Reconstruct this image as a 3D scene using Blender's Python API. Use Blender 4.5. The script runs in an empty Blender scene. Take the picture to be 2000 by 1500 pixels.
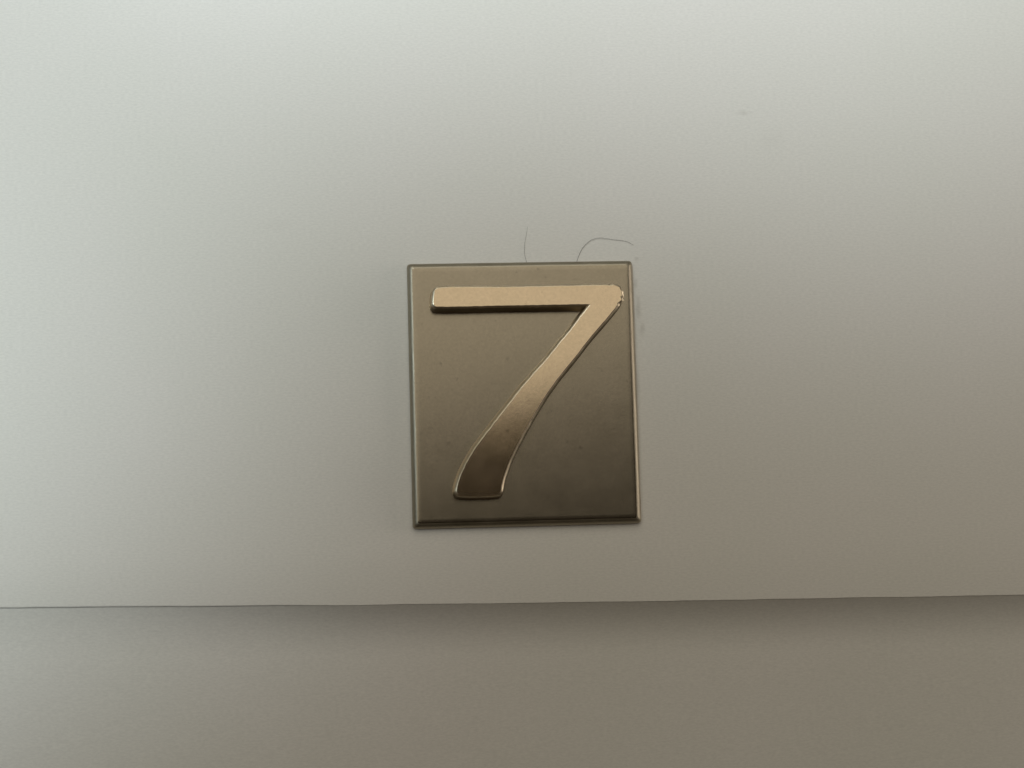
import bpy, bmesh, math, random
from mathutils import Vector, noise

random.seed(7)
MM = 0.001
scene = bpy.context.scene
col = scene.collection

# ------------------------------------------------------------------ camera
cam_d = bpy.data.cameras.new('camera')
cam_d.sensor_width = 36.0
cam_d.lens = 60.0
cam_d.clip_start = 0.005
cam_d.clip_end = 50.0
cam_d.dof.use_dof = True
cam_d.dof.focus_distance = 0.338
cam_d.dof.aperture_fstop = 16.0
cam = bpy.data.objects.new('camera', cam_d)
cam.location = (-28.24 * MM, -334.99 * MM, -34.85 * MM)
cam.rotation_euler = (math.radians(96.2534), math.radians(1.6514), math.radians(-4.2618))
col.objects.link(cam)
scene.camera = cam

# ------------------------------------------------------------------ world and lamps
scene.view_settings.view_transform = 'Standard'
scene.view_settings.look = 'None'
scene.view_settings.exposure = 0.0
scene.view_settings.gamma = 1.0

world = bpy.data.worlds.new('World')
scene.world = world
world.use_nodes = True
bg = world.node_tree.nodes['Background']
bg.inputs['Color'].default_value = (1.0, 0.75, 0.46, 1)
bg.inputs['Strength'].default_value = 0.03


def aim(o, target):
    o.rotation_euler = (Vector(target) - o.location).to_track_quat('-Z', 'Y').to_euler()


def area(name, loc, target, sx, sy, watts, color, roll=0.0, spread=180.0):
    d = bpy.data.lights.new(name, 'AREA')
    d.shape = 'RECTANGLE'
    d.size, d.size_y = sx, sy
    d.energy = watts
    d.color = color
    d.spread = math.radians(spread)
    o = bpy.data.objects.new(name, d)
    o.location = loc
    aim(o, target)
    o.rotation_euler.rotate_axis('Z', math.radians(roll))
    col.objects.link(o)
    return o


def spot(name, loc, target, watts, color, angle, blend, radius):
    d = bpy.data.lights.new(name, 'SPOT')
    d.energy = watts
    d.color = color
    d.spot_size = math.radians(angle)
    d.spot_blend = blend
    d.shadow_soft_size = radius
    o = bpy.data.objects.new(name, d)
    o.location = loc
    aim(o, target)
    col.objects.link(o)
    return o


# bright opening opposite, its lower edge just above eye level (mirrored in the bronze)
area('window_light', (-0.15, -1.5, 1.313), (-0.15, 0.0, 1.313), 2.2, 2.4, 18.0, (0.955, 0.915, 0.775), roll=12)
# added cool spot over the top; its soft cone edge imitates a person's shadow
spot('pool_spot_above', (-0.35, -1.0, 0.75), (0.034, 0.0, 0.234), 74.3, (0.80, 0.93, 1.0), 19.61, 0.937, 0.035)
# added cool spot brightening the left, cone shaped to leave the same soft shadow
spot('pool_spot_left', (-0.90, -0.80, 0.10), (-0.286, 0.0, 0.078), 44.6, (0.76, 0.92, 1.0), 22.80, 0.525, 0.035)
# added weak warm fill from the right, for the metal rims and wall
area('rim_fill_right', (0.9, -0.22, 0.05), (0.0, 0.0, 0.0), 0.25, 0.5, 1.6, (1.0, 0.91, 0.81))


# ------------------------------------------------------------------ materials
def new_mat(name):
    m = bpy.data.materials.new(name)
    m.use_nodes = True
    nt = m.node_tree
    return m, nt, nt.nodes['Principled BSDF']


def node(nt, kind, **kw):
    n = nt.nodes.new(kind)
    for k, v in kw.items():
        setattr(n, k, v)
    return n


def noise_tex(nt, vec, scale, detail=3.0, rough=0.55):
    n = node(nt, 'ShaderNodeTexNoise')
    n.inputs['Scale'].default_value = scale
    n.inputs['Detail'].default_value = detail
    n.inputs['Roughness'].default_value = rough
    if vec is not None:
        nt.links.new(vec, n.inputs['Vector'])
    return n


def ramp(nt, src, a, b, ca, cb):
    r = node(nt, 'ShaderNodeValToRGB')
    r.color_ramp.elements[0].position = a
    r.color_ramp.elements[1].position = b
    r.color_ramp.elements[0].color = ca
    r.color_ramp.elements[1].color = cb
    nt.links.new(src, r.inputs['Fac'])
    return r


def grey(v):
    return (v, v, v, 1)


def mix(nt, fac, a, b, mode='MIX'):
    m = node(nt, 'ShaderNodeMix', data_type='RGBA', blend_type=mode)
    if isinstance(fac, float):
        m.inputs[0].default_value = fac
    else:
        nt.links.new(fac, m.inputs[0])
    for s, v in ((6, a), (7, b)):
        if isinstance(v, tuple):
            m.inputs[s].default_value = v
        else:
            nt.links.new(v, m.inputs[s])
    return m.outputs[2]


def paint_material():
    m, nt, p = new_mat('white_satin_paint')
    tc = node(nt, 'ShaderNodeTexCoord')
    obj = tc.outputs['Object']
    mp = node(nt, 'ShaderNodeMapping')
    mp.inputs['Scale'].default_value = (1.0, 1.0, 2.6)      # brushed along the boards
    nt.links.new(obj, mp.inputs['Vector'])
    fine = noise_tex(nt, mp.outputs[0], 1250.0, 3.0, 0.6)
    mid = noise_tex(nt, mp.outputs[0], 130.0, 4.0, 0.6)
    broad = noise_tex(nt, obj, 16.0, 3.0, 0.55)
    base = ramp(nt, broad.outputs['Fac'], 0.3, 0.7, (0.715, 0.690, 0.635, 1), (0.742, 0.703, 0.662, 1)).outputs['Color']
    grain = ramp(nt, fine.outputs['Fac'], 0.25, 0.75, grey(0.915), grey(1.06)).outputs['Color']
    base = mix(nt, 1.0, base, grain, 'MULTIPLY')
    # small scuffs and grubby spots, each at its own place on the wall
    warp = noise_tex(nt, obj, 420.0, 3.0, 0.7)
    fac = None
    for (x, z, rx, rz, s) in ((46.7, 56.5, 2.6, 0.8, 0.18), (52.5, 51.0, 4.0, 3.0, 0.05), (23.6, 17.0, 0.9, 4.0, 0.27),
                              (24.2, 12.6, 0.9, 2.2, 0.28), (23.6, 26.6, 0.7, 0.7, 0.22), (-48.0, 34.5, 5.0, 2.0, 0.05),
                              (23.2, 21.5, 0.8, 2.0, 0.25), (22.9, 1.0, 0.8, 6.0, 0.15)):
        sub = node(nt, 'ShaderNodeVectorMath', operation='SUBTRACT')
        nt.links.new(obj, sub.inputs[0])
        sub.inputs[1].default_value = (x * MM, 0.0, z * MM)
        mul = node(nt, 'ShaderNodeVectorMath', operation='MULTIPLY')
        nt.links.new(sub.outputs[0], mul.inputs[0])
        mul.inputs[1].default_value = (1 / (rx * MM), 0.0, 1 / (rz * MM))
        ln = node(nt, 'ShaderNodeVectorMath', operation='LENGTH')
        nt.links.new(mul.outputs[0], ln.inputs[0])
        ad = node(nt, 'ShaderNodeMath', operation='MULTIPLY_ADD')
        nt.links.new(warp.outputs['Fac'], ad.inputs[0])
        ad.inputs[1].default_value = 1.5
        nt.links.new(ln.outputs['Value'], ad.inputs[2])
        mr = node(nt, 'ShaderNodeMapRange', interpolation_type='SMOOTHSTEP')
        nt.links.new(ad.outputs[0], mr.inputs['Value'])
        mr.inputs['From Min'].default_value = 0.6
        mr.inputs['From Max'].default_value = 1.7
        mr.inputs['To Min'].default_value = s
        mr.inputs['To Max'].default_value = 0.0
        if fac is None:
            fac = mr.outputs['Result']
        else:
            mx = node(nt, 'ShaderNodeMath', operation='MAXIMUM')
            nt.links.new(fac, mx.inputs[0])
            nt.links.new(mr.outputs['Result'], mx.inputs[1])
            fac = mx.outputs[0]
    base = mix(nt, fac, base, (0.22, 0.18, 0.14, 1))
    nt.links.new(base, p.inputs['Base Color'])
    rr = ramp(nt, mid.outputs['Fac'], 0.3, 0.7, grey(0.36), grey(0.46))
    nt.links.new(rr.outputs['Color'], p.inputs['Roughness'])
    p.inputs['Specular IOR Level'].default_value = 0.4
    b1 = node(nt, 'ShaderNodeBump')
    b1.inputs['Strength'].default_value = 0.14
    b1.inputs['Distance'].default_value = 0.00022
    nt.links.new(mid.outputs['Fac'], b1.inputs['Height'])
    b2 = node(nt, 'ShaderNodeBump')
    b2.inputs['Strength'].default_value = 0.2
    b2.inputs['Distance'].default_value = 0.00005
    nt.links.new(fine.outputs['Fac'], b2.inputs['Height'])
    nt.links.new(b1.outputs[0], b2.inputs['Normal'])
    nt.links.new(b2.outputs[0], p.inputs['Normal'])
    return m


def metal_material(name, c0, c1, rough0, rough1, bump, tarnish):
    m, nt, p = new_mat(name)
    tc = node(nt, 'ShaderNodeTexCoord')
    obj = tc.outputs['Object']
    p.inputs['Metallic'].default_value = 1.0
    n1 = noise_tex(nt, obj, 190.0, 5.0, 0.65)
    n2 = noise_tex(nt, obj, 1900.0, 3.0, 0.6)
    n3 = noise_tex(nt, obj, 700.0, 2.0, 0.5)
    base = ramp(nt, n1.outputs['Fac'], 0.3, 0.7, c0, c1).outputs['Color']
    speck = ramp(nt, n3.outputs['Fac'], 0.20, 0.31, grey(tarnish), grey(1.0)).outputs['Color']
    base = mix(nt, 1.0, base, speck, 'MULTIPLY')
    grain = ramp(nt, n2.outputs['Fac'], 0.2, 0.8, grey(0.91), grey(1.075)).outputs['Color']
    base = mix(nt, 1.0, base, grain, 'MULTIPLY')
    nt.links.new(base, p.inputs['Base Color'])
    rr = ramp(nt, n1.outputs['Fac'], 0.3, 0.7, grey(rough0), grey(rough1))
    nt.links.new(rr.outputs['Color'], p.inputs['Roughness'])
    b = node(nt, 'ShaderNodeBump')
    b.inputs['Strength'].default_value = bump
    b.inputs['Distance'].default_value = 0.00005
    nt.links.new(n2.outputs['Fac'], b.inputs['Height'])
    b0 = node(nt, 'ShaderNodeBump')
    b0.inputs['Strength'].default_value = bump
    b0.inputs['Distance'].default_value = 0.00012
    nt.links.new(n1.outputs['Fac'], b0.inputs['Height'])
    nt.links.new(b0.outputs[0], b.inputs['Normal'])
    nt.links.new(b.outputs[0], p.inputs['Normal'])
    return m


M_PAINT = paint_material()
M_PLATE = metal_material('satin_bronze', (0.256, 0.217, 0.164, 1), (0.280, 0.237, 0.181, 1), 0.205, 0.225, 0.045, 0.74)
M_DIGIT = metal_material('polished_brass', (0.455, 0.354, 0.244, 1), (0.480, 0.371, 0.257, 1), 0.10, 0.12, 0.025, 0.82)
M_PLATE_EDGE = metal_material('satin_bronze_edge_lit', (0.36, 0.32, 0.245, 1), (0.41, 0.36, 0.275, 1), 0.42, 0.52, 0.20, 0.80)  # paler than the face: light caught by the bevel lip, put into the colour
M_DIGIT_EDGE = metal_material('worn_lit_brass_edge', (0.70, 0.60, 0.45, 1), (0.78, 0.66, 0.49, 1), 0.32, 0.42, 0.20, 0.70)  # worn edge, its colour also raised to paint in the bright rim lines
M_HAIR, _nt, _p = new_mat('grey_hair')
_p.inputs['Base Color'].default_value = (0.16, 0.16, 0.155, 1)
_p.inputs['Roughness'].default_value = 0.5


# ------------------------------------------------------------------ mesh helpers
def link_mesh(name, bm, mat, parent=None, smooth_angle=None):
    bmesh.ops.recalc_face_normals(bm, faces=bm.faces)
    me = bpy.data.meshes.new(name)
    bm.to_mesh(me)
    bm.free()
    me.materials.append(mat)
    if smooth_angle is not None:
        me.polygons.foreach_set('use_smooth', [True] * len(me.polygons))
        me.set_sharp_from_angle(angle=math.radians(smooth_angle))
    o = bpy.data.objects.new(name, me)
    col.objects.link(o)
    if parent:
        o.parent = parent
    return o


def thing(name, label, cat, loc=(0, 0, 0)):
    o = bpy.data.objects.new(name, None)
    o.empty_display_size = 0.02
    o.location = loc
    o['label'] = label
    o['category'] = cat
    col.objects.link(o)
    return o


def flat_cap(o, edge_mat):
    o.data.materials.append(edge_mat)
    for p in o.data.polygons:
        if len(p.vertices) > 4:
            p.use_smooth = False
        elif abs(p.normal.y) < 0.985:
            p.material_index = 1


def loft(rings, cap_front=True, cap_back=True):
    """rings: lists of (x, y, z) in millimetres, all of one length, closed."""
    bm = bmesh.new()
    vs = [[bm.verts.new((x * MM, y * MM, z * MM)) for x, y, z in r] for r in rings]
    n = len(vs[0])
    for a, b in zip(vs, vs[1:]):
        for i in range(n):
            j = (i + 1) % n
            bm.faces.new((a[i], a[j], b[j], b[i]))
    if cap_back:
        bm.faces.new(vs[0][::-1])
    if cap_front:
        bm.faces.new(vs[-1])
    return bm


# ------------------------------------------------------------------ the wall: two lapped boards
EDGE = [(-101.48, -39.1), (-77.38, -39.59), (-53.01, -40.18), (-23.41, -40.78), (-3.46, -41.09),
        (26.82, -41.6), (47.24, -41.91), (73.03, -42.18), (99.12, -42.55)]


def edge_z(x):
    if x <= EDGE[0][0]:
        return EDGE[0][1] + (x - EDGE[0][0]) * -0.0185
    for (x0, z0), (x1, z1) in zip(EDGE, EDGE[1:]):
        if x <= x1:
            t = (x - x0) / (x1 - x0)
            return z0 + (z1 - z0) * t
    return EDGE[-1][1] + (x - EDGE[-1][0]) * -0.0135


def smooth_edge_z(x):
    w = [-24, -16, -8, 0, 8, 16, 24]
    z = sum(edge_z(x + d) for d in w) / len(w)
    z += 0.10 * noise.noise(Vector((x * 0.07, 3.1, 0))) + 0.05 * noise.noise(Vector((x * 0.45, 9.7, 0)))
    return z


wall = thing('painted_wall', 'off-white painted board wall with a low step running below the number plate', 'wall')

XS = [-700, -500, -350, -250, -180, -140] + [-120 + 2 * i for i in range(121)] + [140, 180, 250, 350, 500, 700]


def board(profile_fn, name):
    bm = bmesh.new()
    cols = [[bm.verts.new((x * MM, y * MM, z * MM)) for y, z in profile_fn(x)] for x in XS]
    n = len(cols[0])
    for a, b in zip(cols, cols[1:]):
        for i in range(n):
            j = (i + 1) % n
            bm.faces.new((a[i], b[i], b[j], a[j]))
    bm.faces.new(cols[0])
    bm.faces.new(cols[-1][::-1])
    return link_mesh(name, bm, M_PAINT, wall, 40)


def upper(x):
    e = smooth_edge_z(x)
    open_ = min(1.0, max(0.0, (-30.0 - x) / 35.0))     # towards the left the edge is rounded into a soft groove
    r = 0.08 + 0.26 * open_ + (0.03 + 0.08 * open_) * noise.noise(Vector((x * 0.2, 5.0, 1.0)))
    pr = [(0, 600), (0, 300), (0, 100), (0, 20), (0, -30), (0, e + r)]
    for k in range(1, 6):
        a = k / 5 * math.pi / 2
        pr.append((r - r * math.cos(a), e + r - r * math.sin(a)))
    pr += [(8, e), (22, e), (22, 600)]
    return pr


def lower(x):
    """flush under the upper board, then a shallow cove that runs down into the flat panel"""
    e = smooth_edge_z(x)
    h = 10.5
    k = 0.11                                                              # the panel itself leans back slightly
    t = min(1.0, max(0.0, (x + 105.0) / 85.0))
    depth = 1.0 + 2.4 * t * t * (3 - 2 * t) - 0.6 * min(1.0, max(0.0, (x - 55.0) / 50.0))
    open_ = min(1.0, max(0.0, (-30.0 - x) / 35.0))
    gap = 0.16 + 0.16 * open_ + 0.04 * noise.noise(Vector((x * 0.05, 2.0, 6.0)))
    s = e - 0.025 - open_ * (0.015 + 0.012 * noise.noise(Vector((x * 0.11, 7.0, 2.0))))
    pr = [(100, s), (8, s)]
    top = s
    for i in range(0, 13):
        u = i / 12
        pr.append((gap + depth * (1 - (1 - u) ** 2.4) + k * h * u, top - h * u))
    d = gap + depth
    return pr + [(d + k * (top - z), z) for z in (-70, -120, -300, -600)] + [(100, -600)]


board(upper, 'board')
board(lower, 'board')

# ------------------------------------------------------------------ the number plate
PW, PH, PT = 45.0, 52.4495, 2.0
plate = thing('number_plate', 'small bronze door number plate with a raised brass 7, fixed to the white wall', 'number plate')


def rounded_rect(w, h, r, y, k=6, wob=0.0, per=14):
    pts = []
    for cx, cz, a0 in ((w / 2 - r, h / 2 - r, 0), (-w / 2 + r, h / 2 - r, 90), (-w / 2 + r, -h / 2 + r, 180), (w / 2 - r, -h / 2 + r, 270)):
        arc = []
        for i in range(k + 1):
            a = math.radians(a0 + 90 * i / k)
            arc.append((cx + r * math.cos(a), y, cz + r * math.sin(a)))
        pts.append(arc)
    out = []
    for i in range(4):
        out += pts[i]
        p, q = pts[i][-1], pts[(i + 1) % 4][0]
        for s in range(1, per):
            t = s / per
            out.append(tuple(p[c] + (q[c] - p[c]) * t for c in range(3)))
    if wob:
        out = [(x + wob * noise.noise(Vector((x * 0.5, z * 0.5, y))), yy, z + wob * noise.noise(Vector((x * 0.5 + 40, z * 0.5, y))))
               for x, yy, z in out]
    return out


rings = []
for ins, y, r, wob in ((0.10, 0.0, 0.6, 0.0), (0.0, -0.15, 0.7, 0.03), (0.02, -0.75, 0.7, 0.03), (0.14, -1.20, 0.7, 0.04),
                       (0.40, -1.58, 0.65, 0.05), (0.72, -1.84, 0.6, 0.06), (1.02, -1.965, 0.5, 0.05), (1.30, -PT, 0.5, 0.0), (1.9, -PT, 0.4, 0.0)):
    rings.append(rounded_rect(PW - 2 * ins, PH - 2 * ins, r, y, wob=wob))
flat_cap(link_mesh('backing_plate', loft(rings), M_PLATE, plate, 60), M_PLATE_EDGE)

# the digit
SEVEN = [(-17.58, 19.48), (-17.36, 20.19), (-16.65, 20.58), (-4.13, 20.61), (7.96, 20.63), (17.27, 20.64), (18.49, 20.47), (19.28, 19.94),
         (19.71, 19.17), (19.68, 18.25), (19.28, 17.14), (16.84, 14.13), (13.16, 10.04), (10.01, 6.21), (6.56, 2.16), (3.94, -1.35),
         (1.37, -5.3), (-0.78, -8.94), (-2.18, -11.45), (-3.36, -13.75), (-4.38, -16.3), (-5.04, -18.56), (-5.23, -19.55), (-5.53, -20.06),
         (-6.07, -20.22), (-13.34, -20.2), (-13.88, -20.02), (-14.16, -19.42), (-14.04, -18.34), (-13.21, -15.89), (-12.04, -13.59), (-10.23, -10.76),
         (-8.43, -8.44), (-6.37, -5.88), (-3.53, -2.46), (-1.2, 0.41), (1.38, 3.26), (4.18, 6.23), (6.58, 9.11), (9.19, 12.04),
         (11.2, 14.64), (12.88, 16.52), (-2.24, 16.52), (-16.65, 16.54), (-17.41, 16.65), (-17.73, 17.11)]
SHARP = {41}


def spline(pts, sharp, step=0.35):
    """closed centripetal Catmull-Rom through pts, broken at the sharp indices"""
    n = len(pts)
    out = []
    P = [Vector(p) for p in pts]
    for i in range(n):
        p1, p2 = P[i], P[(i + 1) % n]
        p0 = P[i - 1] if i not in sharp else p1 + (p1 - p2) * 0.5
        p3 = P[(i + 2) % n] if (i + 1) % n not in sharp else p2 + (p2 - p1) * 0.5
        t0 = 0.0
        t1 = t0 + max((p1 - p0).length, 1e-6) ** 0.5
        t2 = t1 + (p2 - p1).length ** 0.5
        t3 = t2 + max((p3 - p2).length, 1e-6) ** 0.5
        m = max(1, int((p2 - p1).length / step))
        for k in range(m):
            t = t1 + (t2 - t1) * k / m
            a1 = p0 * ((t1 - t) / (t1 - t0)) + p1 * ((t - t0) / (t1 - t0))
            a2 = p1 * ((t2 - t) / (t2 - t1)) + p2 * ((t - t1) / (t2 - t1))
            a3 = p2 * ((t3 - t) / (t3 - t2)) + p3 * ((t - t2) / (t3 - t2))
            b1 = a1 * ((t2 - t) / (t2 - t0)) + a2 * ((t - t0) / (t2 - t0))
            b2 = a2 * ((t3 - t) / (t3 - t1)) + a3 * ((t - t1) / (t3 - t1))
            out.append(b1 * ((t2 - t) / (t2 - t1)) + b2 * ((t - t1) / (t2 - t1)))
    return out


def offset(pts, d):
    n = len(pts)
    res = []
    for i in range(n):
        a, b, c = pts[i - 1], pts[i], pts[(i + 1) % n]
        e1 = (b - a).normalized()
        e2 = (c - b).normalized()
        n1 = Vector((-e1.y, e1.x))      # outline runs clockwise: this normal points outwards
        n2 = Vector((-e2.y, e2.x))
        m = (n1 + n2)
        m = m / max(m.length_squared / 2, 0.5)
        res.append(b + m * d)
    return res


outline = spline(SEVEN, SHARP)
wobbled = []
for p in outline:
    d = Vector((noise.noise(Vector((p.x * 0.9, p.y * 0.9, 1.0))), noise.noise(Vector((p.x * 0.9, p.y * 0.9, 8.0)))))
    q = p + d * 0.06
    if p.x > 17.2 and p.y > 16.0:           # knocked, chipped corner
        q += Vector((noise.noise(Vector((p.x * 2.6, p.y * 2.6, 4.0))), noise.noise(Vector((p.x * 2.6, p.y * 2.6, 14.0))))) * 0.34
    wobbled.append(q)
DT = 6.0
rings = []
for d, y in ((0.50, -PT + 0.1), (0.42, -PT - 0.30), (0.29, -PT - 2.0), (0.20, -DT + 0.42), (0.16, -DT + 0.27), (0.06, -DT + 0.155),
             (-0.13, -DT + 0.05), (-0.25, -DT)):
    src = wobbled if y < -4.5 else outline
    rings.append([(v.x, y, v.y) for v in offset(src, d)])
flat_cap(link_mesh('digit', loft(rings), M_DIGIT, plate, 50), M_DIGIT_EDGE)


# ------------------------------------------------------------------ hairs caught behind the plate
def hair(name, label, pts, radius):
    P = [Vector(p) for p in pts]
    path = []
    for i in range(len(P) - 1):
        p0, p1, p2, p3 = P[max(i - 1, 0)], P[i], P[i + 1], P[min(i + 2, len(P) - 1)]
        for k in range(5):
            t = k / 5
            path.append(0.5 * ((2 * p1) + (p2 - p0) * t + (2 * p0 - 5 * p1 + 4 * p2 - p3) * t * t + (3 * p1 - p0 - 3 * p2 + p3) * t ** 3))
    path.append(P[-1])
    base = path[0].copy()
    bm = bmesh.new()
    prev = None
    for i, p in enumerate(path):
        tan = (path[min(i + 1, len(path) - 1)] - path[max(i - 1, 0)]).normalized()
        u = tan.cross(Vector((0, 1, 0))).normalized()
        w = u.cross(tan)
        r = radius * (1.0 - 0.5 * (i / (len(path) - 1)) ** 2)
        ring = []
        for k in range(6):
            a = k * math.pi / 3
            ring.append(bm.verts.new((p - base + u * (r * math.cos(a)) + w * (r * math.sin(a))) * MM))
        if prev:
            for k in range(6):
                bm.faces.new((prev[k], prev[(k + 1) % 6], ring[(k + 1) % 6], ring[k]))
        else:
            bm.faces.new(ring[::-1])
        prev = ring
    bm.faces.new(prev)
    o = link_mesh(name, bm, M_HAIR, None, 80)
    o.location = base * MM
    o['label'] = label
    o['category'] = 'hair'
    return o


hair('hair', 'short faint hair standing nearly straight up from the middle of the number plate\'s top edge',
     [(1.46, -0.05, 26.17), (1.07, -0.12, 27.83), (1.03, -0.2, 28.98), (1.14, -0.2, 30.22), (1.48, -0.12, 31.78), (1.84, -0.08, 33.54)], 0.028)
hair('hair', 'longer dark hair arching over the right part of the number plate\'s top edge',
     [(11.22, -0.05, 25.6), (12.01, -0.1, 27.67), (12.78, -0.16, 29.12), (13.75, -0.2, 30.09), (14.8, -0.22, 30.76), (16.16, -0.22, 31.05),
      (17.71, -0.2, 30.89), (19.25, -0.16, 30.64), (21.11, -0.12, 30.41), (22.24, -0.1, 30.02), (23.05, -0.07, 29.49)], 0.036)
